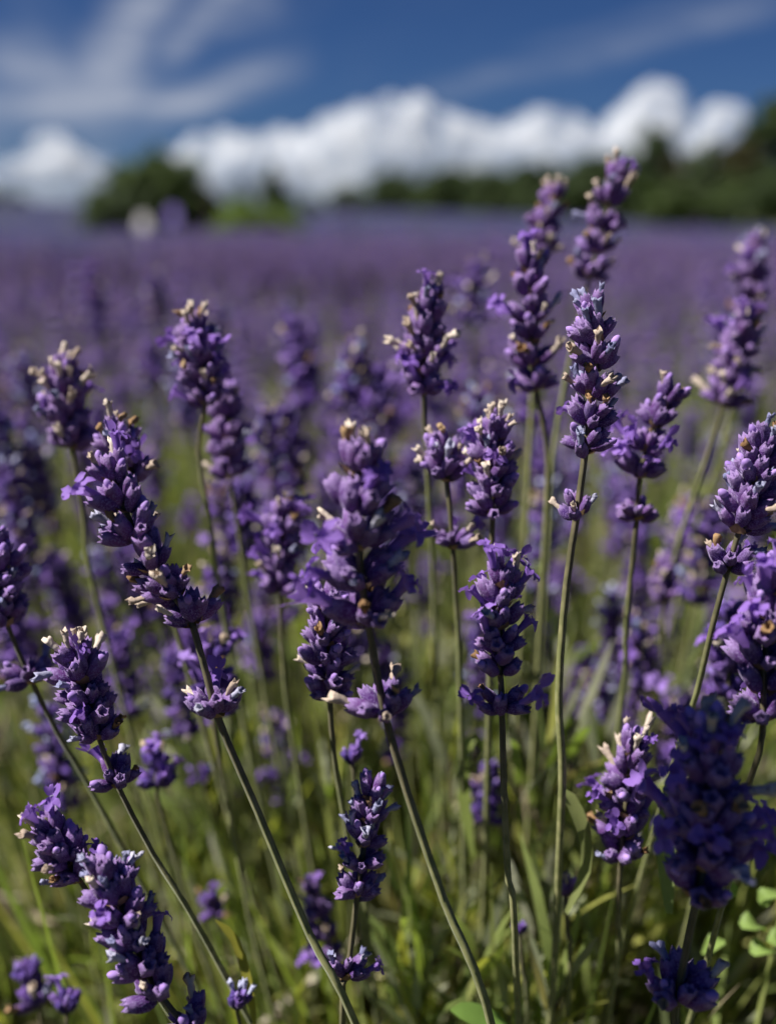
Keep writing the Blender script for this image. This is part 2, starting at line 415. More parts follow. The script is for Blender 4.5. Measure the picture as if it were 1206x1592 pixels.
PAL = {'cal': [(.058, .032, .16), (.100, .050, .205), (.072, .038, .175), (.124, .068, .23)], 'cream': [(.46, .37, .29), (.54, .46, .38), (.36, .28, .20)],
       'brown': [(.28, .17, .085)], 'blue': [(.27, .30, .50), (.40, .41, .56)], 'bud': [(.30, .21, .50), (.22, .15, .42)], 'open': [(.235, .125, .45), (.29, .175, .50)]}
def floret_dirs(n, r_, spread, outer=.62):
    """directions (theta, angle from axis) of the florets in a whorl"""
    out = []; ph = r_.uniform(0, 6.28)
    for q in range(n):
        th = ph + 2 * math.pi * q / n + r_.normal(0, .16)
        tier = q % 2
        out.append((th, (spread * (1.0 if tier else outer)) + r_.normal(0, .10), tier))
    return out
MIXES = {
    'focus':  dict(none=.30, bud=.26, cream=.10, brown=.07, blue=.24, open=.03),
    'pale':   dict(none=.34, bud=.18, cream=.20, brown=.06, blue=.18, open=.07),
    'creamy': dict(none=.36, bud=.20, cream=.26, brown=.07, blue=.06, open=.09),
    'bloom':  dict(none=.42, bud=.25, cream=.09, brown=.04, blue=.04, open=.26),
    'violet': dict(none=.50, bud=.24, cream=.08, brown=.06, blue=.04, open=.08),
    'blue':   dict(none=.36, bud=.20, cream=.06, brown=.03, blue=.30, open=.05),
}
def pick(mix, r_):
    m = MIXES[mix]; k = list(m); return k[r_.choice(len(k), p=np.array([m[q] for q in k]) / sum(m.values()))]

# whorls as single meshes, for stalks whose florets are blurred or small
def whorl_bag(seed, mix, spread, nseg=6):
    r_ = np.random.default_rng(seed); bag = Bag()
    for th, ph, tier in floret_dirs(r_.integers(8, 11), r_, spread):
        d = np.array([math.sin(ph) * math.cos(th), math.sin(ph) * math.sin(th), math.cos(ph)])
        M = frame(d, r_.uniform(0, 6.28)); s = r_.uniform(.85, 1.15); o = np.array([math.cos(th), math.sin(th), 0]) * .0012 + np.array([0, 0, r_.uniform(-.001, .001)])
        V, F = ring_tube(calyx_rings(r_.integers(0, 99), nseg, 5, 3)); cc = np.array(random.choice(PAL['cal'])) * r_.uniform(.8, 1.2)
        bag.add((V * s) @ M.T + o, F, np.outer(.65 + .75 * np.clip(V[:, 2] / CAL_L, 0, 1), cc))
        kind = pick(mix, r_)
        if kind == 'none': continue
        if kind == 'open':
            b2 = open_flower(r_.integers(0, 99)); V = np.concatenate(b2.V); F = [np.concatenate(f) for f in b2.F.values()]
        elif kind == 'bud': V, F = ring_tube(bud_rings(r_.integers(0, 99), 6))
        else: V, F = ring_tube(dried_rings(r_.integers(0, 99), 6, 4))
        bag.add((V * s + np.array([0, 0, CAL_L * .88 * s])) @ M.T + o, F, np.array(random.choice(PAL[kind])) * r_.uniform(.85, 1.15))
    return bag
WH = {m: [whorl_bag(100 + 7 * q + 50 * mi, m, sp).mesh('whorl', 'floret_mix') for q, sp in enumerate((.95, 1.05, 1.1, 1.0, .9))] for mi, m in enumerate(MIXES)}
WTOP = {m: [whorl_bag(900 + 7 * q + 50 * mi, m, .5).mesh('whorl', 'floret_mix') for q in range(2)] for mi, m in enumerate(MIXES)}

def stem_mesh(path, r0, r1, dark_from=0.0, dark_len=.03):
    """square grooved stem; path runs from tip to ground"""
    n = len(path); seg = 8; rings = []; cols = []
    s = np.concatenate([[0], np.cumsum(np.linalg.norm(np.diff(path, axis=0), axis=1))])
    tan = np.gradient(path, axis=0); x = np.array([1.0, .35, 0])
    for q in range(n):
        d = tan[q] / np.linalg.norm(tan[q]); x = x - d * (x @ d); x /= np.linalg.norm(x); y = np.cross(d, x)
        r = r0 + (r1 - r0) * min(1, s[q] / .12); th = np.arange(seg) * 2 * math.pi / seg + .4
        rr = r * np.where(np.arange(seg) % 2 == 0, 1.15, .66)
        rings.append(path[q] + np.outer(rr * np.cos(th), x) + np.outer(rr * np.sin(th), y))
        v = 1 - .52 * float(1 - sstep(dark_from, dark_from + dark_len, s[q]))  # purple tinge, with the shade below the whorls painted into the stem colour
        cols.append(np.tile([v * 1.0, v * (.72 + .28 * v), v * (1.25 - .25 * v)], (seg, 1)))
    V, F = ring_tube(rings, True, True); C = np.concatenate(cols + [cols[-1][:1], cols[0][:1]])
    return mesh_np('stem', V - path[-1], F, 'stem', C)

def make_stalk(label, group, path, Lh, extras, wid, mix, seed, detail, nwh=None, fat=1.0, stem_r=.00080, name='lavender_stalk', top_tight=True):
    """path: points from the tip to the ground; Lh: head length; extras: arc lengths of the separate whorls below it"""
    r_ = np.random.default_rng(seed)
    s = np.concatenate([[0], np.cumsum(np.linalg.norm(np.diff(path, axis=0), axis=1))])
    root = tag(empty(name, path[-1]), label, 'lavender', group)
    inv = Vector(path[-1])
    P = lambda q: np.array([np.interp(q, s, path[:, c]) for c in range(3)])
    D = lambda q: (lambda v: v / np.linalg.norm(v))(P(max(q - .004, 0)) - P(q + .004))
    sc = wid / .0185
    last = max([Lh] + list(extras))
    st = path[s > .004]
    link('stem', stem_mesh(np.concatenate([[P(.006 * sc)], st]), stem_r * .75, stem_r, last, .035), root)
    if nwh is None: nwh = max(2, int(round(Lh / (.0072 * sc))))
    zs = [(.0085 * sc + (Lh - .0085 * sc) * ((q / max(1, nwh - 1)) ** 1.08), q) for q in range(nwh)] if nwh > 1 else [(Lh, 0)]
    if nwh == 0: zs = []
    zs += [(e, 90 + q) for q, e in enumerate(extras)]
    for z, q in zs:
        o = P(z); d = D(z)
        fr = 0 if q == 0 and top_tight else min(1, q / 2.0) if q < 90 else 1
        spread = .42 + .62 * fr + r_.normal(0, .05); size = sc * (.86 if q == 0 else 1.0) * (1.0 if q < 90 else .92)
        if not detail:
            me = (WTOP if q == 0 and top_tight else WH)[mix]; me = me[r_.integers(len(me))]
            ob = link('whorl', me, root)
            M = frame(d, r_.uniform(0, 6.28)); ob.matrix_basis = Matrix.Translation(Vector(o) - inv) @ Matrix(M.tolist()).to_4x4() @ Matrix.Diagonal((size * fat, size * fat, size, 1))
            continue
        n = int(r_.integers(8, 12)) if q else 8
        if q >= 90: n = int(r_.integers(8, 11))
        W = frame(d, r_.uniform(0, 6.28))
        for th, ph, tier in floret_dirs(n, r_, spread):
            ph = min(max(ph, .12), 1.45)
            dl = np.array([math.sin(ph) * math.cos(th), math.sin(ph) * math.sin(th), math.cos(ph)]); dw = W @ dl
            base = o + (W @ np.array([math.cos(th), math.sin(th), 0])) * .0011 * sc * fat + d * r_.normal(0 if tier == 0 else -.0008, .0007)
            if r_.random() < .07: continue
            M = frame(dw, r_.uniform(0, 6.28)); k_ = size * r_.uniform(.78, 1.16)
            c = link('calyx', CALYX[r_.integers(len(CALYX))], root)
            c.matrix_basis = Matrix.Translation(Vector(base) - inv) @ Matrix(M.tolist()).to_4x4() @ Matrix.Diagonal((k_ * r_.uniform(.92, 1.1) * fat ** .5, k_ * fat ** .5, k_, 1))
            kind = pick(mix, r_)
            if q == 0 and kind == 'none' and r_.random() < .5: kind = 'blue' if mix in ('focus', 'blue') else 'cream'
            if kind != 'none':
                f = link(CNAME[kind], COROLLA[kind][r_.integers(len(COROLLA[kind]))], c)
                k2 = r_.uniform(.72, 1.08) if kind in ('cream', 'brown') else r_.uniform(.75, 1.1)
                f.matrix_basis = Matrix.Translation((0, 0, CAL_L * (.84 if kind != 'bud' else .9))) @ Matrix.Rotation(r_.normal(0, .22), 4, 'X') @ Matrix.Rotation(r_.uniform(0, 6.28), 4, 'Z') @ Matrix.Scale(k2, 4)
        for hb in range(2):
            th = hb * math.pi + r_.uniform(-.4, .4); ph = 1.25
            dw = W @ np.array([math.sin(ph) * math.cos(th), math.sin(ph) * math.sin(th), math.cos(ph)])
            bq = link('bract', BRACT, root)
            bq.matrix_basis = Matrix.Translation(Vector(o - d * .0014) - inv) @ Matrix(frame(dw).tolist()).to_4x4() @ Matrix.Scale(sc, 4)
    return root

BUSH0 = np.array([.03, .44])
def hero(label, head, extras, stem, wid, mix, seed, detail=True, nwh=None, fat=1.0, stem_r=.00080, group='lavender stalks of the front bush', base=None):
    H = [at(*p) for p in head]; E = [at(*p) for p in extras]; S = [at(*p) for p in stem]
    pts = H + E + S
    tan = pts[-1] - pts[-2]; tan = tan / np.linalg.norm(tan)
    B = np.array([BUSH0[0] + .35 * pts[-1][0], BUSH0[1], 0.0]) if base is None else np.array([*base, 0.0])
    B[2] = float(ground_z(B[0], B[1])) - .004
    mid = .5 * (pts[-1] + tan * .10) + .5 * (pts[-1] * .6 + B * .4)
    pts = pts + [mid, B]
    path = catmull(pts, .008)
    s = np.concatenate([[0], np.cumsum(np.linalg.norm(np.diff(path, axis=0), axis=1))])
    arc = lambda p: float(s[np.argmin(np.linalg.norm(path - p, axis=1))])
    return make_stalk(label, group, path, arc(H[-1]), [arc(e) for e in E], wid, mix, seed, detail, nwh, fat, stem_r)

HEROES = [  # label, head (tip -> lowest whorl of the head), separate whorls, stem, width, mix
 ('tall upright violet lavender stalk with blue-grey withered tips, crisp and separate from its neighbours', [(913, 440, .276), (925, 540, .276), (918, 640, .277), (910, 697, .277)], [(897, 795, .278)], [(880, 910, .280), (868, 1080, .285), (871, 1290, .30)], .0185, 'focus', 3, True, 6, 1.0, .00092),
 ('bowed lavender stalk, cream withered florets on top and blue ones along its zigzag head', [(160, 684, .262), (185, 770, .263), (235, 880, .265), (298, 965, .267)], [(335, 1105, .268)], [(400, 1260, .272), (480, 1450, .277), (560, 1610, .283)], .0205, 'pale', 16, True, 6, 1.0, .00092),
 ('thick violet lavender spike with cream withered florets on top and a small whorl far below', [(560, 655, .236), (556, 780, .240), (560, 880, .244), (572, 962, .248)], [(597, 1105, .255)], [(632, 1230, .258), (690, 1400, .262), (770, 1620, .27)], .0230, 'creamy', 27, True, 5, 1.0, .00092),
 ('short violet lavender spike in bloom with small open flowers at its sides, thin straight stem', [(785, 850, .262), (779, 930, .263), (776, 1005, .264), (777, 1040, .264)], [(780, 1098, .265)], [(783, 1230, .268), (790, 1370, .275), (800, 1450, .285)], .0185, 'bloom', 35, True, 5),
 ('plump blue-violet lavender head low down with cream and brown withered florets and bent stem', [(150, 1305, .255), (180, 1390, .257), (210, 1470, .259), (245, 1543, .260)], [(296, 1600, .262)], [(350, 1660, .268)], .0215, 'blue', 44, True, 6, 1.0, .00092),
 ('large shaded navy-violet lavender spike with flaring open flowers and dark curved stem', [(1100, 1085, .236), (1106, 1200, .238), (1102, 1290, .240), (1085, 1385, .243)], [(1052, 1550, .254)], [(1050, 1600, .257), (1062, 1680, .262)], .0262, 'bloom', 52, True, 6, 1.0, .00092),
 ('dense lavender head with blue tips above a slanting pale stem, small whorl at its foot', [(1200, 640, .268), (1176, 730, .27), (1150, 820, .272)], [(1132, 880, .275)], [(1105, 980, .28), (1083, 1075, .29), (1050, 1180, .31)], .0205, 'blue', 61, True, 6),
 ('bright violet lavender head with open petals just above the shaded navy spike', [(1212, 850, .25), (1196, 950, .252), (1186, 1040, .254), (1186, 1110, .256)], [], [(1180, 1170, .258), (1150, 1260, .265), (1130, 1380, .28)], .0225, 'bloom', 77, True, 6),
 ('tallest lavender spike, its violet tip reaching up against the dark trees', [(965, 240, .365), (945, 320, .368), (930, 385, .37), (918, 425, .372)], [], [(885, 560, .38), (858, 720, .39), (850, 880, .40)], .0190, 'creamy', 81, True, 5),
 ('tall pinkish lavender spike leaning on the tallest one, freckled with cream', [(868, 275, .395), (852, 335, .395), (832, 400, .395)], [], [(826, 620, .40), (818, 800, .41)], .0175, 'creamy', 93, True, 5),
 ('tall violet lavender spike with cream florets and bright petals low on its head', [(828, 372, .33), (822, 440, .332), (826, 520, .334), (832, 600, .336)], [], [(850, 700, .345), (845, 860, .36)], .0200, 'creamy', 101, True, 6),
 ('compact violet lavender head ringed with cream withered florets on a short dark stem', [(672, 425, .318), (664, 490, .32), (660, 560, .322), (658, 605, .323)], [], [(660, 660, .33), (668, 800, .35), (675, 950, .38)], .0200, 'creamy', 112, True, 6),
 ('dark violet lavender head with cream crown above pale thin stems', [(298, 470, .325), (306, 530, .327), (314, 580, .329), (322, 620, .33)], [], [(308, 700, .34), (330, 830, .35), (352, 980, .37)], .0200, 'creamy', 123, True, 6),
 ('violet lavender head half hidden under the dark cream-crowned one', [(345, 580, .36), (352, 640, .36), (358, 735, .362)], [], [(375, 850, .37), (395, 980, .39)], .0195, 'violet', 131, True, 5),
 ('broad violet lavender head with scattered cream florets and no stem showing', [(92, 535, .335), (100, 600, .337), (112, 690, .34)], [], [(130, 800, .35), (155, 950, .37)], .0210, 'creamy', 141, True, 6),
 ('violet lavender head squeezed between the broad head and the bowed stalk', [(168, 630, .30), (185, 690, .302), (208, 745, .305)], [], [(240, 850, .32), (280, 1000, .34)], .0190, 'violet', 152, True, 4),
 ('violet lavender spike beside the thick spike, cream tuft on top and lone whorl beneath', [(678, 655, .305), (694, 740, .307)], [(703, 845, .31)], [(708, 920, .32), (715, 1080, .34)], .0195, 'creamy', 163, True, 4),
 ('violet lavender spike with spreading open petals at its tip', [(775, 625, .295), (768, 700, .297), (766, 790, .30)], [], [(764, 860, .305), (762, 1000, .32)], .0195, 'bloom', 171, True, 6),
 ('slim lavender spike with cream tip and open mauve flowers at its foot', [(442, 760, .335), (438, 830, .337), (436, 915, .34)], [], [(440, 1020, .35), (455, 1150, .37)], .0185, 'bloom', 182, True, 5),
 ('violet lavender spike tucked behind the foot of the thick spike', [(505, 890, .285), (510, 980, .288), (512, 1080, .292)], [], [(520, 1180, .30), (540, 1300, .32)], .0195, 'violet', 191, True, 6),
 ('thin leaning lavender spike with a bright violet flower at its tip and separate whorl', [(1062, 585, .305), (1022, 650, .307), (995, 735, .31)], [(990, 800, .312)], [(983, 870, .32), (972, 980, .33), (965, 1100, .35)], .0180, 'bloom', 203, True, 4),
 ('pale lilac lavender spike rising at the field edge against the treeline grass', [(1178, 345, .44), (1170, 440, .44), (1160, 520, .44)], [], [(1120, 700, .45), (1060, 900, .47)], .0190, 'violet', 211, True, 6),
 ('cream-freckled lavender spike with drooping mauve flowers over a slanting stem', [(1162, 470, .37), (1148, 540, .372), (1125, 625, .375)], [], [(1085, 750, .38), (1055, 840, .39), (1030, 960, .41)], .0200, 'creamy', 222, True, 6),
 ('small short violet lavender head standing alone between stems', [(1036, 850, .40), (1032, 930, .40)], [], [(1030, 1000, .41), (1020, 1120, .43)], .0150, 'violet', 233, True, 4),
 ('dark lavender head with a slanting dark stem cut off by the frame', [(-8, 815, .30), (2, 900, .30), (10, 965, .302)], [(48, 1055, .306)], [(90, 1140, .315), (170, 1280, .33)], .0200, 'blue', 241, True, 6),
 ('sunlit violet lavender head full of cream florets, bending across grass stems', [(98, 975, .275), (125, 1050, .277), (152, 1140, .28)], [(180, 1215, .283)], [(240, 1330, .29), (330, 1480, .30)], .0205, 'pale', 255, True, 5),
 ('lavender head with open lilac petals and dark lower half near the plump low head', [(55, 1245, .262), (85, 1300, .264), (118, 1360, .266)], [], [(160, 1420, .275), (240, 1540, .29)], .0190, 'bloom', 263, True, 4),
 ('pale violet lavender spike low in the grass between two long green stems', [(583, 1190, .281), (572, 1270, .282), (556, 1385, .284)], [(540, 1515, .286)], [(532, 1590, .29)], .0172, 'blue', 271, True, 5),
 ('slender lilac lavender spike behind a long crossing green stem', [(478, 1350, .36), (492, 1410, .36), (515, 1490, .362)], [], [(530, 1560, .37)], .0165, 'violet', 283, True, 4),
 ('mauve lavender spike with creamy florets in the sunlit leaves', [(992, 1115, .295), (978, 1200, .297), (965, 1330, .30)], [], [(960, 1420, .31), (955, 1520, .33)], .0200, 'creamy', 291, True, 6),
 ('tiny lavender whorl with a cream tip on a pale stem', [], [(878, 1385, .32)], [(882, 1450, .325), (885, 1520, .335)], .0150, 'creamy', 301, True, 0),
 ('shadowy violet lavender head behind the slanting pale stem', [(1140, 920, .33), (1135, 1000, .332), (1130, 1080, .335)], [], [(1120, 1180, .345)], .0200, 'violet', 313, False),
 ('single lilac lavender bud cluster on a thin green stalk', [], [(808, 1450, .33)], [(812, 1510, .335), (820, 1580, .345)], .0105, 'violet', 321, False, 0),
 ('small blurred lavender whorl beside a yellow grass blade', [], [(372, 1565, .30)], [(380, 1620, .31)], .0140, 'blue', 333, False, 0),
 ('mauve lavender head behind the whorl of the bowed stalk', [(335, 985, .33), (330, 1060, .33), (335, 1110, .332)], [], [(345, 1200, .34)], .0200, 'bloom', 341, False),
 ('lilac lavender cluster in the grass below the bending sunlit head', [(240, 1150, .34), (245, 1220, .34)], [], [(262, 1300, .35)], .0180, 'bloom', 351, False),
 ('faint violet lavender head standing behind the small field spike pair', [(738, 400, .52), (735, 500, .52)], [], [(735, 640, .54)], .0190, 'creamy', 363, False),
 ('soft violet lavender spike with pinkish cream tip, first of a close pair', [(555, 520, .47), (545, 640, .47)], [], [(545, 760, .49)], .0190, 'creamy', 371, False),
 ('soft violet lavender spike with pinkish cream tip, lower of a close pair', [(590, 560, .47), (590, 660, .47)], [], [(592, 760, .49)], .0180, 'creamy', 383, False),
 ('lilac lavender spike deep among the green stems under the short blooming spike', [(765, 1175, .38), (752, 1270, .385)], [], [(750, 1370, .40)], .0170, 'violet', 391, False),
 ('pinkish lavender spike showing between the stems of taller stalks', [(985, 945, .42), (1000, 1060, .42)], [], [(1005, 1180, .44)], .0190, 'creamy', 403, False),
 ('blurred lilac lavender cluster low beside the plump head', [(35, 1480, .36), (60, 1560, .36)], [], [(90, 1640, .37)], .0210, 'violet', 411, False),
 ('blurred violet lavender tuft below the plump low head', [], [(105, 1570, .33)], [(130, 1650, .34)], .0190, 'bloom', 423, False, 0),
 ('tiny violet lavender tip low in shaded grass', [(315, 1380, .40), (335, 1420, .40)], [], [(350, 1500, .42)], .0150, 'violet', 431, False, 2),
 ('magenta lavender whorl at the top of the pale violet low spike', [], [(548, 1185, .315)], [(552, 1230, .318), (560, 1330, .33)], .0150, 'bloom', 443, False, 0),
]
for (lab, head, ex, stm, wid, mix, seed, det, *rest) in HEROES:
    nwh = rest[0] if rest else None
    hd = head if head else [(ex[0][0] - 2, ex[0][1] - 25, ex[0][2]), ex[0]]
    exx = ex if head else []
    if not head: nwh = 1
    hero(lab, hd, exx, stm, wid, mix, seed, det, nwh, 1.0, *(rest[2:3]))

# ------------------------------------------------------------------ lavender bushes: leaves, then their other stalks
bushes = []
for r_i in range(-2, 12):
    for c_i in range(-9, 10):
        x = BUSH0[0] + c_i * .66 + (.33 if r_i % 2 else 0); y = BUSH0[1] + r_i * .56
        if (r_i, c_i) != (0, 0): x += rng.normal(0, .07); y += rng.normal(0, .07)
        if abs(x) > .95 * abs(y) + .75: continue
        if r_i < 0 and (abs(x) > 1.0): continue
        if r_i == -1 and abs(x) < .3: continue               # the photographer's spot
        if rng.random() < .06 and y > 1.2: continue
        bushes.append((x, y))
def leaf_strip(o, d, up, L, W, curl, r_, segs=3):
    """narrow leaf as a bent strip; arrays of n leaves at once: o,d,up (n,3), L,W,curl (n,)"""
    sd = np.cross(d, up); sd /= np.linalg.norm(sd, axis=1, keepdims=True) + 1e-9
    nn = np.cross(sd, d); V = []
    prof = {3: [(0, .45), (.35, 1), (.72, .85), (1, .12)], 2: [(0, .6), (.5, 1), (1, .1)], 6: [(0, .5), (.12, .8), (.3, 1), (.5, 1), (.7, .85), (.88, .55), (1, .1)]}[segs]
    for u, wv in prof:
        p = o + d * (L * u)[:, None] - nn * (curl * L * u * u)[:, None]
        V.append(p - sd * (W * wv * .5)[:, None]); V.append(p + sd * (W * wv * .5)[:, None])
    V = np.stack(V, 1); n, k = V.shape[:2]
    F = np.concatenate([np.arange(n)[:, None] * k + np.array([2 * a, 2 * a + 1, 2 * a + 3, 2 * a + 2])[None] for a in range(len(prof) - 1)])
    return V.reshape(-1, 3), F, k
LEAFC = np.array([(.20, .26, .075), (.26, .31, .095), (.30, .32, .20), (.18, .21, .095), (.38, .38, .10), (.37, .37, .27)])
def unit(v): return v / (np.linalg.norm(v, axis=-1, keepdims=True) + 1e-9)
leafbag, twigbag, farleaf = Bag(), Bag(), Bag()
def bush_leaves(cx, cy, nshoot, nleaf, segs, bag, Rb=.34, Hb=.29):
    gz = float(ground_z(cx, cy)); nc = max(6, nshoot // 7); ci = rng.integers(0, nc, nshoot); u = np.clip((rng.random(nc) ** .6)[ci] + rng.normal(0, .045, nshoot), 0, 1.05); th = rng.uniform(0, 6.283, nc)[ci] + rng.normal(0, .05, nshoot) / (u + .15)
    ch = rng.uniform(.80, 1.13, nc)[ci]
    tipxy = np.stack([np.cos(th) * u * Rb, np.sin(th) * u * Rb], 1)
    hz = Hb * np.sqrt(np.clip(1 - (u * .93) ** 2, 0.05, 1)) * ch * rng.uniform(.85, 1.1, nshoot)
    tip = np.concatenate([tipxy + [cx, cy], (gz + hz)[:, None]], 1)
    base = np.concatenate([tipxy * .35 + [cx, cy], np.full((nshoot, 1), gz)], 1)
    ax = unit(tip - base + rng.normal(0, .04, (nshoot, 3)))
    sid = np.repeat(np.arange(nshoot), nleaf); m = len(sid)
    back = rng.random(m) ** 1.25 * .15; o = tip[sid] - ax[sid] * back[:, None]; o[:, 2] = np.maximum(o[:, 2], gz + .01)
    rnd = unit(np.cross(ax[sid], rng.normal(0, 1, (m, 3)))); k_ = rng.uniform(.12, .72, m)[:, None]
    d = unit(ax[sid] + rnd * k_ + [0, 0, .12]); up = unit(rng.normal(0, .5, (m, 3)) + [0, 0, 1])
    L = rng.uniform(.020, .046, m); W = rng.uniform(.0022, .0042, m)
    V, F, k = leaf_strip(o, d, up, L, W, rng.normal(.05, .22, m), rng, segs)
    cc = LEAFC[rng.integers(0, len(LEAFC), m)] * rng.uniform(.8, 1.35, (m, 1))
    dry = (rng.random(m) < np.clip((back - .03) * 5, .05, .60)); cc[dry] = np.array([.40, .33, .22]) * rng.uniform(.6, 1.3, (dry.sum(), 1))
    bag.add(V, F, np.repeat(cc, k, 0))
    # woody shoots
    sd = unit(np.cross(ax, rng.normal(0, 1, (nshoot, 3)))); tw = .0011
    for off in (sd, unit(np.cross(ax, sd))):
        Vt = np.stack([base - off * tw, base + off * tw, tip + off * tw * .5, tip - off * tw * .5], 1)
        twigbag.add(Vt.reshape(-1, 3), np.arange(nshoot * 4).reshape(-1, 4), np.repeat(np.array([(.13, .10, .065)]) * rng.uniform(.6, 1.5, (nshoot, 1)), 4, 0))
for bx_, by_ in bushes:
    d = math.hypot(bx_, by_)
    if d < .62: bush_leaves(bx_, by_, 1250, 26, 3, leafbag, .40, .355)
    elif d < 1.5: bush_leaves(bx_, by_, 620, 20, 3, leafbag, .39, .335)
    elif d < 3: bush_leaves(bx_, by_, 110, 14, 2, farleaf)
    else: bush_leaves(bx_, by_, 60, 9, 2, farleaf)
# straw, dead leaves and cut stems inside the front bush and on the soil
n = 3600
o = np.stack([rng.normal(-.04, .24, n), rng.uniform(.25, .9, n), rng.uniform(.06, .30, n)], 1)
d = unit(rng.normal(0, 1, (n, 3)) * [1, 1, .45]); V, F, k = leaf_strip(o, d, unit(rng.normal(0, 1, (n, 3))), rng.uniform(.02, .07, n), rng.uniform(.0015, .0038, n), rng.normal(0, .3, n), rng, 3)
strawc = np.array([(.40, .33, .23), (.30, .23, .15), (.48, .42, .32), (.20, .155, .11)])
twigbag.add(V, F, np.repeat(strawc[rng.integers(0, 4, n)] * rng.uniform(.7, 1.2, (n, 1)), k, 0))
# long green shoots and bare flower stems that fan out of the bushes
def thin_stems(n, cx, cy, Rb, bag, hmin, hmax, wdt):
    th = rng.uniform(0, 6.283, n); u = np.sqrt(rng.random(n))
    b0 = np.stack([cx + np.cos(th) * u * Rb * .35, cy + np.sin(th) * u * Rb * .35, np.full(n, float(ground_z(cx, cy)))], 1)
    h = rng.uniform(hmin, hmax, n); lean = u * rng.uniform(.35, .75, n)
    dirv = np.stack([np.cos(th) * lean, np.sin(th) * lean, np.ones(n)], 1)
    far_ = np.linalg.norm(b0 + unit(dirv) * h[:, None] - CAM, axis=1) > .34; b0, dirv, h, n = b0[far_], dirv[far_], h[far_], int(far_.sum())
    if not n: return
    V, F, k = leaf_strip(b0, unit(dirv), unit(rng.normal(0, 1, (n, 3)) * [1, 1, .1]), h, np.full(n, wdt) * rng.uniform(.7, 1.3, n), rng.normal(0, .06, n), rng, 6)
    cc = np.array([(.26, .32, .09), (.33, .37, .12), (.35, .36, .18), (.20, .26, .08)])[rng.integers(0, 4, n)] * rng.uniform(.8, 1.2, (n, 1))
    bag.add(V, F, np.repeat(cc, k, 0))
for bx_, by_ in bushes:
    d = math.hypot(bx_, by_)
    if d < 1.5: thin_stems(420, bx_, by_, .42, leafbag, .30, .46, .0034)
    elif d < 4: thin_stems(120, bx_, by_, .38, farleaf, .30, .43, .0038)
# thin sunlit strands standing up through the leaves of the near bushes
n = 2600
b0 = np.stack([rng.normal(.02, .26, n), rng.uniform(.30, .95, n), rng.uniform(.05, .22, n)], 1)
fan = np.stack([(b0[:, 0] - .05) * rng.uniform(.6, 2.0, n) - .08 + rng.normal(0, .12, n), rng.normal(0, .15, n), np.ones(n)], 1)
hh = rng.uniform(.08, .20, n); tipd = np.linalg.norm(b0 + unit(fan) * hh[:, None] - CAM, axis=1); okk = (tipd > .36)
b0, fan, hh = b0[okk], fan[okk], hh[okk]; n = len(b0)
V, F, k = leaf_strip(b0, unit(fan), unit(rng.normal(0, 1, (n, 3)) * [1, .6, .2]), hh, rng.uniform(.0014, .0032, n), rng.normal(0, .12, n), rng, 6)
leafbag.add(V, F, np.repeat(np.array([(.40, .44, .13), (.34, .40, .12), (.42, .42, .22), (.46, .43, .16), (.27, .34, .10)])[rng.integers(0, 5, n)] * rng.uniform(.8, 1.15, (n, 1)), k, 0))
tag(link('lavender_leaves', leafbag.mesh('lavender_leaves', 'leaf')), 'narrow green lavender leaves and shoots filling the bushes below the flowers', 'leaves', kind='stuff')
tag(link('far_lavender_leaves', farleaf.mesh('far_lavender_leaves', 'leaf')), 'blurred green leaves between the flower heads of further bushes', 'leaves', kind='stuff')
tag(link('dry_twigs', twigbag.mesh('dry_twigs', 'litter')), 'brown woody twigs and straw-coloured dead leaves under the green', 'twigs', kind='stuff')

# a few leaves and blades that stand out singly
def blade(label, pts, wd, colr, cat='leaf', name='grass_blade'):
    P = catmull([at(*p) for p in pts], .006); n = len(P); tan = unit(np.gradient(P, axis=0)); sd = unit(np.cross(tan, unit(CAM - P) * .55 + np.array(sun_dir) * .9))
    u = np.linspace(0, 1, n); wv = wd * .5 * np.clip(np.minimum(1, .35 + 2.4 * u) * np.sqrt(np.clip(1 - u ** 3, 0.01, 1)), .05, 1)
    nn = unit(np.cross(sd, tan)); V = []
    for q in range(n):
        for a, h in ((-1, .22), (0, -.06), (1, .22)): V.append(P[q] + sd[q] * wv[q] * a + nn[q] * wv[q] * h)
    F = [(q * 3 + a, q * 3 + a + 1, q * 3 + 4 + a, q * 3 + 3 + a) for q in range(n - 1) for a in range(2)]
    V = np.array(V); root = P[0].copy()
    o = link(name, mesh_np(name, V - root, [np.array(F)], 'leaf', np.tile(colr, (len(V), 1)))); o.location = root
    tag(o, label, cat)
blade('yellow grass blade curving up beside the bowed stalk stem', [(398, 1600, .30), (385, 1520, .30), (365, 1460, .30), (335, 1430, .30)], .0030, (.34, .32, .05))
blade('pale curled leaf hooking over beside the tall upright stem', [(880, 1420, .31), (912, 1350, .305), (908, 1290, .30), (885, 1240, .30), (872, 1235, .30)], .0045, (.24, .27, .10))
blade('broad pale green leaf tip poking up behind the shaded navy spike', [(1040, 1420, .30), (1036, 1320, .30), (1040, 1250, .30), (1048, 1195, .30)], .0062, (.22, .28, .10))
blade('arched yellow-green leaf behind the short blooming spike', [(735, 1330, .36), (722, 1240, .36), (724, 1170, .36), (740, 1145, .36), (752, 1170, .36)], .0050, (.22, .27, .07))
blade('bright oval green leaf at the foot of the long centre stem', [(790, 1600, .31), (760, 1590, .31), (730, 1575, .31), (700, 1570, .31)], .0070, (.20, .33, .07))
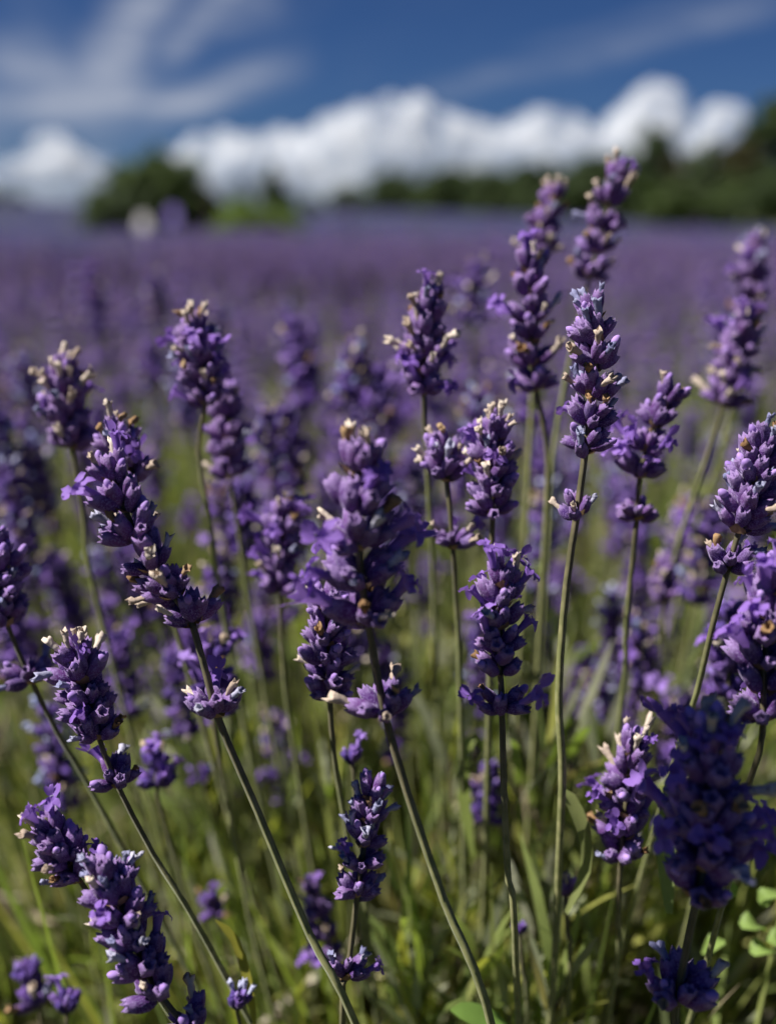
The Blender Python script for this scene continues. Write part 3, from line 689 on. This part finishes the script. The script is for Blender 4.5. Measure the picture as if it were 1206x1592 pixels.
for q, (x, y, dx, dy) in enumerate([(1150, 1430, 40, 18), (1180, 1405, 36, -20), (1120, 1460, -30, 22), (1165, 1475, 44, 6), (1195, 1450, 30, 25), (1140, 1395, -28, -18)]):
    blade('small bright green oval leaf in the sunlit clump beside the dark curved stem', [(x, y, .335), (x + dx * .4, y + dy * .5 - 5, .333), (x + dx, y + dy, .34)], .0062, (.24, .34, .09), name='oval_leaf')
    col.objects[-1]['group'] = 'oval leaves in the sunlit clump'

# stalks of all bushes
cand = []
for bi, (bx_, by_) in enumerate(bushes):
    d0 = math.hypot(bx_, by_); n = (290 if d0 < 2.2 else 215) if d0 > .8 else 140
    if d0 > 1: n = int(n * min(1.3, max(.2, .95 + 1.9 * mnoise.noise((bx_ * .85, by_ * .7, 2.3)))))
    if by_ < 0: n = 40
    for q in range(n):
        th = rng.uniform(0, 6.283); u = math.sqrt(rng.random())
        bs = np.array([bx_ + math.cos(th) * u * .10, by_ + math.sin(th) * u * .10, 0]); bs[2] = ground_z(bs[0], bs[1])
        hgt = rng.normal(.472, .042) - .05 * u * u; rr = u * rng.uniform(.24, .40)
        tip = bs + np.array([math.cos(th) * rr, math.sin(th) * rr, hgt]); tip += rng.normal(0, .012, 3)
        cand.append((bs, tip))
bs = np.array([c[0] for c in cand]); tp = np.array([c[1] for c in cand])
x_, y_, d_ = to_px(tp); x2, y2, d2 = to_px(tp * .9 + bs * .1)
dist = np.linalg.norm(tp - CAM, axis=1)
keep = (dist > .30) & ~((d_ > 0) & (dist < .43) & (x_ > -250) & (x_ < 1456)) & ~((d_ > 0) & (dist < .75) & (y_ < 480))
bs, tp, x_, y_, d_, dist = [a[keep] for a in (bs, tp, x_, y_, d_, dist)]
inview = (d_ > 0) & (x_ > -40) & (x_ < 1246) & (y_ > 300) & (y_ < 1640)
order = np.argsort(np.where(inview, dist, 99)); NIND = 165
near = order[:NIND]; rest = order[NIND:]
mixn = list(MIXES)
extra = []
for q in range(92):
    ex_x = rng.uniform(-30, 620) if q % 3 else rng.uniform(560, 1230); ex_y = rng.uniform(545, 1130); ex_d = rng.uniform(.40, .72)
    t_ = at(ex_x, ex_y, ex_d)
    b_ = np.array([t_[0] * .55 + BUSH0[0] * .45 + rng.normal(0, .03), t_[1] + rng.uniform(-.05, .10), 0.0]); extra.append((b_, t_))
BLAB = {'focus': ('blurred violet lavender stalk with blue-grey withered tips behind the front stalks', 'blurred violet lavender stalk with blue-grey tips and separate whorl behind the front stalks'),
        'pale': ('blurred violet lavender stalk mottled with pale cream tips behind the front stalks', 'blurred violet lavender stalk mottled with pale cream tips, separate whorl behind the front stalks'),
        'creamy': ('blurred lavender stalk thickly flecked with cream florets behind the front stalks', 'blurred lavender stalk flecked with cream florets, with separate whorl behind the front stalks'),
        'bloom': ('blurred lavender stalk in open mauve bloom behind the front stalks', 'blurred lavender stalk in open mauve bloom with separate whorl behind the front stalks'),
        'violet': ('blurred plain violet lavender stalk almost without pale tips behind the front stalks', 'blurred plain violet lavender stalk with separate whorl behind the front stalks'),
        'blue': ('blurred bluish lavender stalk behind the front stalks', 'blurred bluish lavender stalk with separate whorl behind the front stalks')}
def rand_path(b_, t_):
    v = t_ - b_; m = b_ + v * .5 + np.array([-v[0] * .12, -v[1] * .12, .02])
    return catmull([t_, t_ - v * .12 + (m - b_) * .0, m, b_], .03)
for q, (b_, t_) in enumerate(extra + [(bs[i_], tp[i_]) for i_ in near]):
    v = t_ - b_
    P = catmull([t_, t_ - v * .16, b_ + v * .5 - np.array([v[0], v[1], 0]) * .06, b_], .02)
    P[-1][2] -= .003
    mix = mixn[rng.choice(6, p=[.1, .15, .25, .2, .2, .1])]
    Lh = rng.uniform(.026, .048); ex = [Lh + rng.uniform(.012, .022)] if rng.random() < .35 else []
    make_stalk(BLAB[mix][1 if ex else 0], 'lavender stalks standing behind the front ones', P, Lh, ex, rng.uniform(.0155, .0195), mix, 5000 + q, False, stem_r=.0007)

# the remaining stalks as one mass: coarse heads of small spindle-shaped florets
def head_template(seed, nw, nf, sides):
    r_ = np.random.default_rng(seed); V, F, C = [], [], []; n = 0
    for w_ in range(nw):
        z = -.036 * w_ / (nw - 1) - .004; spread = .45 + .6 * min(1, w_ / 2)
        for q in range(nf):
            th = 6.283 * q / nf + w_ * .9 + r_.normal(0, .2); ph = spread + r_.normal(0, .12)
            d = np.array([math.sin(ph) * math.cos(th), math.sin(ph) * math.sin(th), math.cos(ph)]); M = frame(d); L = .0092 * r_.uniform(.8, 1.15)
            kind = r_.random(); tipc = np.array(PAL['cream'][0]) if kind < .28 else np.array(PAL['blue'][0]) if kind < .38 else np.array(PAL['open'][0]) if kind < .62 else np.array(PAL['cal'][1])
            ring = [np.array([math.cos(a) * .0019, math.sin(a) * .0019, L * .5]) for a in np.arange(sides) * 6.283 / sides]
            pts = np.array([[0, 0, 0]] + ring + [[0, 0, L]]) @ M.T + np.array([0, 0, z])
            cc = np.array(PAL['cal'][r_.integers(4)]); V.append(pts); C.append(np.concatenate([[cc * .8], np.tile(cc * 1.15, (sides, 1)), [tipc]]))
            for a in range(sides): F += [(n, n + 1 + (a + 1) % sides, n + 1 + a), (n + 1 + a, n + 1 + (a + 1) % sides, n + sides + 1)]
            n += sides + 2
    return np.concatenate(V), np.array(F), np.concatenate(C)
def mass_heads(T, B, temps, bag):
    for ti, (V, F, C) in enumerate(temps):
        idx = np.arange(ti, len(T), len(temps))
        if not len(idx): continue
        ax = unit(T[idx] - B[idx]); a = unit(np.cross(ax, rng.normal(0, 1, ax.shape))); b_ = np.cross(ax, a)
        s = rng.uniform(.85, 1.15, len(idx))[:, None, None]
        W = (V[None, :, 0:1] * a[:, None] + V[None, :, 1:2] * b_[:, None] + V[None, :, 2:3] * ax[:, None]) * s + T[idx][:, None]
        FF = (F[None] + (np.arange(len(idx)) * len(V))[:, None, None]).reshape(-1, 3)
        CC = np.clip(C[None] * rng.uniform(.75, 1.3, (len(idx), 1, 1)), 0, 1)
        bag.add(W.reshape(-1, 3), FF, CC.reshape(-1, 3))
mass, massstem = Bag(), Bag()
rb, rt, rd = bs[rest], tp[rest], dist[rest]
cl = rd < 2.2
mass_heads(rt[cl], rb[cl], [head_template(s, 5, 7, 4) for s in range(5)], mass)
mass_heads(rt[~cl], rb[~cl], [head_template(s + 9, 4, 5, 3) for s in range(5)], mass)
sel = rd < 4.0
n = sel.sum(); ax = unit(rt[sel] - rb[sel]); L = np.linalg.norm(rt[sel] - rb[sel], axis=1)
V, F, k = leaf_strip(rb[sel], ax, unit(rng.normal(0, 1, (n, 3)) * [1, .3, .1]), L, np.full(n, .0022), np.zeros(n), rng, 2)
massstem.add(V, F, np.repeat(np.array([(.15, .18, .07)]) * rng.uniform(.7, 1.2, (n, 1)), k, 0))
tag(link('lavender_flowers', mass.mesh('lavender_flowers', 'floret_mix')), 'countless blurred purple lavender heads of the bushes behind', 'lavender', kind='stuff')
tag(link('lavender_stems', massstem.mesh('lavender_stems', 'leaf')), 'thin green flower stems under the mass of blurred lavender heads', 'stems', kind='stuff')

# upright spikes over the far canopy
n = 52000
rr = 5.5 * (110 / 5.5) ** rng.random(n); th = np.radians(rng.uniform(-52, 52, n)); X, Y = rr * np.sin(th), rr * np.cos(th)
pn = np.array([mnoise.noise((x * .45, y * .16, 7.7)) + .5 * mnoise.noise((x * 1.3, y * .5, 1.7)) for x, y in zip(X, Y)])
ok = in_field(X, Y) & (pn + rng.normal(0, .12, n) > -.18); X, Y, rr = X[ok], Y[ok], rr[ok]; n = len(X)
h = rng.uniform(.07, .15, n); wd = .009 * np.clip(rr / 6, 1, 9)
o = np.stack([X, Y, ground_z(X, Y) + .36], 1)
tipv = o + np.stack([rng.normal(0, .03, n), rng.normal(0, .03, n), h + .04], 1)
a0 = rng.uniform(0, 6.28, n); ringv = [o + np.stack([np.cos(a0 + q * 2.094) * wd, np.sin(a0 + q * 2.094) * wd, h * .3], 1) for q in range(3)]
V = np.stack([ringv[0], ringv[1], ringv[2], tipv], 1).reshape(-1, 3); b4 = np.arange(n)[:, None] * 4
F = np.concatenate([b4 + [0, 1, 3], b4 + [1, 2, 3], b4 + [2, 0, 3]])
pal = np.array([(.027, .029, .100), (.037, .037, .124), (.054, .053, .158), (.042, .049, .068), (.048, .070, .032)])
C = np.repeat(pal[rng.choice(5, n, p=[.3, .3, .2, .1, .1])] * rng.uniform(.8, 1.2, (n, 1)), 4, 0)
tag(link('far_lavender_flowers', mesh_np('far_lavender_flowers', V, F, 'floret_mix', C)), 'purple haze of far lavender spikes covering the rows up to the trees', 'lavender', kind='stuff')

# added stalks out of view, placed to keep the sun off the big navy spike
for q in range(9):
    off = np.array(sun_dir) * (.27 + .045 * (q % 4)) + rng.normal(0, .0035, 3)
    if q < 6: hp = [at(1100, 1085, .236), at(1104, 1240, .239), at(1085, 1395, .243)]
    else: hp = [at(1080, 1400, .245), at(1056, 1480, .250), at(1050, 1570, .255)]
    hp = [p + off for p in hp]; hp[0] = hp[0] + np.array([0, 0, .012])
    b_ = np.array([hp[2][0] - .10 + rng.normal(0, .02), hp[2][1] - .06 + rng.normal(0, .02), -.004])
    P = catmull(hp + [hp[2] * .6 + b_ * .4 + np.array([-.01, 0, .0]), b_], .015)
    make_stalk('added lavender stalk out of view beside the viewer, shading the navy spike', 'added stalks out of view that shade the navy spike', P, .052 if q < 6 else .034, [], .0235, mixn[q % 6], 9000 + q, False, fat=1.15)

# ------------------------------------------------------------------ signs in front of the shrubs
def boxm(bag, x0, x1, y0, y1, z0, z1):
    V = [(x, y, z) for x in (x0, x1) for y in (y0, y1) for z in (z0, z1)]
    bag.add(V, np.array([(0, 1, 3, 2), (4, 6, 7, 5), (0, 4, 5, 1), (2, 3, 7, 6), (0, 2, 6, 4), (1, 5, 7, 3)]), (1, 1, 1))
def disc(name, mat, parent, loc, rx, rz, th):
    a = np.arange(24) * 2 * math.pi / 24; prof = np.stack([np.cos(a) * rx, np.zeros(24), np.sign(np.sin(a)) * np.abs(np.sin(a)) ** .8 * rz], 1)
    V, F = ring_tube([prof * .94 + [0, -th / 2, 0], prof + [0, -th / 2 + .006, 0], prof + [0, th / 2 - .006, 0], prof * .94 + [0, th / 2, 0]], True, True)
    o = link(name, mesh_np(name, V, F, mat, smooth=False), parent); o.location = loc; return o
def sign(name, label, px, ytop, ybot, dist, wpx, mat):
    c = at(px, (ytop + ybot) / 2, dist); gz = float(ground_z(c[0], c[1])); root = tag(empty(name, (c[0], c[1], gz)), label, 'sign')
    rz = (ybot - ytop) / FPX * dist / 2; rx = wpx / FPX * dist / 2
    bg_ = Bag(); boxm(bg_, -.035, .035, -.035, .035, -.05, c[2] - gz + rz * .6); link('post', bg_.mesh('post', 'grey_wood', False), root)
    disc('board', mat, root, (0, -.052, c[2] - gz), rx, rz, .03)
    root.rotation_euler.z = R(-40)
sign('notice_board', 'rounded white notice board on a post before the dark shrub', 225, 334, 366, 33.5, 31, 'white_paint')
sign('round_sign', 'small round purple sign on a post before the dark shrub', 271, 322, 349, 33.8, 27, 'purple_paint')

# grass strip and dirt track
def patch(name, mat, poly, lift):
    V = np.array([(x, y, float(ground_z(x, y)) + lift) for x, y in poly]); k = len(V) // 2
    F = [(a, a + 1, k + a + 1, k + a) for a in range(k - 1)]
    tag(link(name, mesh_np(name, V, np.array(F))) if False else link(name, mesh_np(name, V, np.array(F), mat)), kind='structure')
xs = np.linspace(12, 60, 25); nearl = [(x, 60 + .0 * x) for x in xs]; farl = [(x, 72) for x in xs]
patch('grass_verge', 'grass', nearl + farl, .10)
xs = np.linspace(-40, -10.9, 15); patch('dirt_track', 'dirt_path', [(x, 32.3) for x in xs] + [(x, 36.5) for x in xs], .05)

# ------------------------------------------------------------------ trees
TL = {'dark': [(.040, .064, .022), (.056, .084, .027), (.072, .10, .034)], 'mid': [(.060, .090, .024), (.085, .12, .034), (.068, .098, .036)],
      'lime': [(.16, .23, .035), (.20, .28, .04), (.13, .19, .03)], 'brown': [(.055, .055, .022), (.075, .065, .025), (.06, .07, .03)]}
def tree(name, label, px, ytop, ybase, dist, wpx, tint, seed, lobes=7, leaf=.16, nleaf=2600, shape='round', group=None, bare=.12):
    r_ = np.random.default_rng(seed); top = at(px, ytop, dist); x, y = top[0], top[1]
    gz = float(ground_z(x, y)); zb = min(gz, at(px, ybase, dist)[2]); H = top[2] - gz; Wd = wpx / FPX * dist
    root = tag(empty(name, (x, y, gz)), label, 'shrub' if name == 'shrub' else 'tree', group)
    # trunk with limbs
    tb = Bag(); tr = max(.05, .035 * H)
    def limb(p0, p1, r0, r1):
        p0, p1 = np.array(p0), np.array(p1); M = frame(p1 - p0); rings = []
        for u in (0, .35, .7, 1):
            c = p0 + (p1 - p0) * u + M[:, 0] * .04 * H * math.sin(u * 3.1) * r_.uniform(-.5, .5); r = r0 + (r1 - r0) * u
            rings.append(np.array([c + (M[:, 0] * math.cos(a) + M[:, 1] * math.sin(a)) * r for a in np.arange(7) * .8976]))
        V, F = ring_tube(rings, True); tb.add(V, F, (1, 1, 1))
    fork = (0, 0, H * (bare + .14)); limb((0, 0, -.1), fork, tr, tr * .8)
    centres = []
    for q in range(lobes):
        th = 2.4 * q + r_.uniform(-.4, .4); u = r_.uniform(.25, .72) if q else 0
        if shape == 'cone': z = H * (bare + .15 + (.80 - bare) * q / (lobes - 1)); rr_ = (1 - (z / H)) * .42 + .06; off = rr_ * Wd * .4
        else: z = H * r_.uniform(.34 if name == 'shrub' else .20, .78) if q else H * .78; rr_ = r_.uniform(.20, .31); off = u * Wd * .5
        cpos = np.array([math.cos(th) * off, math.sin(th) * off * .8, z]); rad_ = np.array([rr_ * Wd, rr_ * Wd, min(rr_ * Wd, H * .28)]) * r_.uniform(.85, 1.15)
        cpos[2] = min(cpos[2], H - rad_[2] * .95); cpos[2] = max(cpos[2], H * bare + rad_[2] * .9)
        centres.append((cpos, rad_)); limb(fork, cpos, tr * .55, tr * .12)
    link('trunk', tb.mesh('trunk', 'bark'), root)
    V_, C_ = [], []
    sub = []
    for cpos, rad_ in centres:                                    # clumps sit on the lobes, leaves in the clumps
        for _ in range(16):
            v = unit(r_.normal(0, 1, 3)); sub.append((cpos + v * rad_ * r_.uniform(.55, 1.02), rad_ * r_.uniform(.22, .42)))
    per = max(8, nleaf // len(sub)); pal_ = np.array(TL[tint])
    for cpos, rad_ in sub:
        v = unit(r_.normal(0, 1, (per, 3))) * (r_.random((per, 1)) ** .45); p = cpos + v * rad_
        n_ = unit(v + r_.normal(0, .6, (per, 3)) + [0, 0, .4]); a = unit(np.cross(n_, r_.normal(0, 1, (per, 3)))); b_ = np.cross(n_, a); s = leaf * r_.uniform(.5, 1.15, (per, 1))
        V_.append(np.stack([p - a * s, p - b_ * s * .5, p + a * s, p + b_ * s * .5], 1).reshape(-1, 3))
        C_.append(np.repeat(pal_[r_.integers(0, 3)] * r_.uniform(.8, 1.25, (per, 1)), 4, 0))
    V = np.concatenate(V_); V[:, 2] = np.maximum(V[:, 2], .02)
    link('crown', mesh_np('crown', V, np.arange(len(V)).reshape(-1, 4), 'tree_leaf', np.concatenate(C_), False), root)
tree('shrub', 'tall dark green shrub with ragged top behind the white notice board', 250, 238, 372, 36.5, 172, 'mid', 1, 10, .17, 9000, bare=.02)
tree('shrub', 'leggy shrub with one high wispy spray beside the tall dark shrub', 197, 240, 372, 37.5, 75, 'mid', 2, 6, .13, 2600, bare=.05)
tree('shrub', 'low olive green shrub sloping down beside the tall dark shrub', 172, 294, 374, 36.0, 105, 'mid', 3, 8, .14, 4500, bare=.0)
tree('shrub', 'brownish shrub squeezed between the dark shrub and the lime one', 316, 288, 374, 36.2, 78, 'brown', 4, 6, .14, 4000, bare=.0)
tree('shrub', 'low lime green shrub spreading into the lavender', 388, 320, 382, 33.0, 135, 'lime', 5, 9, .12, 5200, bare=.0)
tree('pine_tree', 'small dark pointed tree standing alone beyond the lime shrub', 425, 258, 330, 82, 62, 'dark', 6, 8, .28, 4200, 'cone', bare=.03)
tree('shrub', 'small round shrub beside the foot of the pointed tree', 372, 303, 330, 84, 46, 'dark', 7, 6, .2, 1300, bare=.0)
tree('shrub', 'small low shrub in the gap before the hedgerow starts', 488, 306, 330, 100, 40, 'mid', 8, 6, .22, 1200, bare=.0)
HG = 'trees of the dark hedgerow'
ORD = 'first second third fourth fifth sixth seventh eighth ninth tenth eleventh twelfth thirteenth'.split()
for q, (px, yt, wp, ds) in enumerate(sorted([(545, 288, 80, 116), (602, 266, 80, 114), (650, 282, 80, 112), (700, 262, 96, 110), (752, 258, 90, 106), (802, 256, 94, 102), (852, 246, 92, 98), (905, 238, 98, 92), (955, 238, 98, 88), (575, 300, 60, 113), (675, 298, 70, 109), (775, 295, 80, 104), (880, 280, 90, 95)])):
    tree('hedgerow_tree', f'rounded dark green hedgerow tree, {ORD[q]} counted from the small pointed tree', px, yt, 340, ds, wp, ('dark', 'mid', 'dark')[q % 3], 20 + q, 9, .42, 4200, group=HG, bare=.0)
tree('broad_tree', 'tall dark tree whose rounded head rises above the wood edge', 1022, 182, 345, 75, 105, 'dark', 41, 9, .34, 6000, bare=.05)
tree('broad_tree', 'tallest tree at the far end of the wood edge', 1212, 148, 345, 70, 120, 'dark', 42, 9, .34, 6500, bare=.05)
for q, (px, yt, wp, ds) in enumerate(sorted([(985, 228, 90, 80), (1060, 230, 100, 73), (1110, 222, 110, 72), (1160, 208, 110, 71), (1040, 275, 110, 70), (1130, 280, 130, 69), (1200, 262, 120, 68), (1290, 210, 150, 70), (1390, 225, 150, 69)])):
    tree('broad_tree', f'leafy dark wood-edge tree by the grass verge, {ORD[q]} counted from the hedgerow', px, yt, 346, ds, wp, ('dark', 'mid', 'brown')[q % 3], 50 + q, 9, .34, 4500, group='trees of the wood edge', bare=.0)
for q, (px, yt, wp) in enumerate([(-60, 297, 60), (-12, 296, 56), (28, 302, 40), (-120, 290, 70)]):
    tree('horizon_tree', 'dark low tree on the horizon above the far lavender slope', px, yt, 318, 150, wp, 'dark', 70 + q, 6, .4, 900, group='trees on the horizon slope', bare=.0)

# ------------------------------------------------------------------ cumulus bank far behind the trees; its shaded bases are grey-tinted bodies
import bmesh
def ico(sub):
    bm = bmesh.new(); bmesh.ops.create_icosphere(bm, subdivisions=sub, radius=1); bm.verts.ensure_lookup_table()
    V = np.array([v.co[:] for v in bm.verts]); F = np.array([[v.index for v in f.verts] for f in bm.faces]); bm.free(); return V, F
ICO = ico(3)
def cloud(label, tops, base_y, dist, seed, puff=34, mat='cloud'):
    """tops: (x px, y px) of the billowing upper edge; the body fills down to base_y"""
    r_ = np.random.default_rng(seed); bag = Bag(); k = FPX / dist
    c0 = at(np.mean([p[0] for p in tops]), base_y, dist)
    def puffball(c, r):
        V, F = ICO; nz = np.array([mnoise.fractal(Vector(v * 1.7) + Vector(c) * .01, .9, 2.1, 4) for v in V])
        bag.add(V * (r * (1 + .22 * nz))[:, None] * [1, 1, .92] + c - c0, F, (1, 1, 1))
    for (x, y) in tops:
        y2 = y
        lvl = 0
        while y2 < base_y - 5:
            r = puff * r_.uniform(.75, 1.15) * (1 + .25 * lvl)
            cpx = x + r_.normal(0, puff * .25) * (lvl > 0); cy_ = min(y2 + r * .92, base_y)
            c = at(cpx, cy_, dist) + np.array([0, r_.normal(0, .4) * r / k * 1.2 + lvl * .8 * r / k, 0])
            puffball(c, r / k)
            for _ in range(3):
                v = unit(r_.normal(0, 1, 3) + [-.2, -.5, .5]); puffball(c + v * r / k * .75, r / k * r_.uniform(.28, .5))
            y2 += r * r_.uniform(.8, 1.1); lvl += 1
    o = link('cloud', bag.mesh('cloud', mat)); o.location = c0
    rm = o.modifiers.new('union', 'REMESH'); rm.mode = 'VOXEL'; rm.voxel_size = 6 / k; rm.use_smooth_shade = True
    sm = o.modifiers.new('soften', 'SMOOTH'); sm.factor = .5; sm.iterations = 1
    tag(o, label, 'cloud')
cloud('bright small cumulus puff at the end of the cloud bank above the horizon slope', [(60, 208), (88, 205), (112, 222), (128, 240), (40, 240)], 262, 5200, 1, 20)
cloud('grey low cloud lying over the horizon slope', [(-60, 250), (-10, 240), (30, 248), (165, 240), (195, 262)], 322, 5600, 2, 24, 'shade_grey_cloud')
cloud('soft grey-white cumulus between the tall shrub and the pointed tree', [(225, 252), (250, 240), (270, 232), (310, 212), (350, 200), (395, 204), (440, 198)], 330, 4700, 3, 32)
cloud('broad white cumulus dome, highest of the middle bank', [(480, 194), (520, 178), (560, 164), (605, 152), (650, 156), (695, 170), (735, 186), (470, 230)], 335, 4300, 4, 38)
cloud('white cumulus with a flat grey base beside the broad dome', [(770, 196), (805, 180), (845, 168), (885, 172), (920, 192), (955, 205)], 335, 4500, 5, 34)
cloud('brilliant white cumulus tower behind the tall dark tree', [(965, 170), (985, 140), (1015, 126), (1042, 130), (1050, 165), (1000, 185)], 300, 4900, 6, 30)
cloud('greyish cumulus heap between the tower and the tallest tree', [(1085, 200), (1110, 160), (1130, 162), (1160, 185), (1190, 205)], 330, 5300, 7, 28)
cloud('wide cumulus carrying on beyond the tallest tree', [(1260, 190), (1320, 170), (1380, 175), (1440, 200)], 335, 4800, 8, 38)
cloud('wide cumulus carrying on beyond the horizon slope', [(-260, 200), (-200, 180), (-140, 190), (-90, 215)], 330, 4800, 9, 38)
cloud('long low cloud tinted grey as the shaded base of the middle white domes', [(260, 255), (310, 240), (365, 244), (420, 236), (470, 240), (520, 226), (580, 212), (640, 205), (700, 214), (750, 208), (800, 222), (860, 212), (910, 224), (960, 222)], 345, 2900, 12, 30, 'shade_grey_cloud')
cloud('low cloud tinted grey as the shaded base of the end heap beside the tallest tree', [(1050, 205), (1095, 202), (1140, 200), (1190, 225), (1250, 230)], 345, 2900, 13, 30, 'shade_grey_cloud')
cloud('low cloud tinted grey as a shaded base over the horizon slope beside the tall shrub', [(-80, 255), (-20, 250), (40, 254), (100, 252), (150, 258), (200, 262)], 330, 2900, 14, 28, 'shade_grey_cloud')
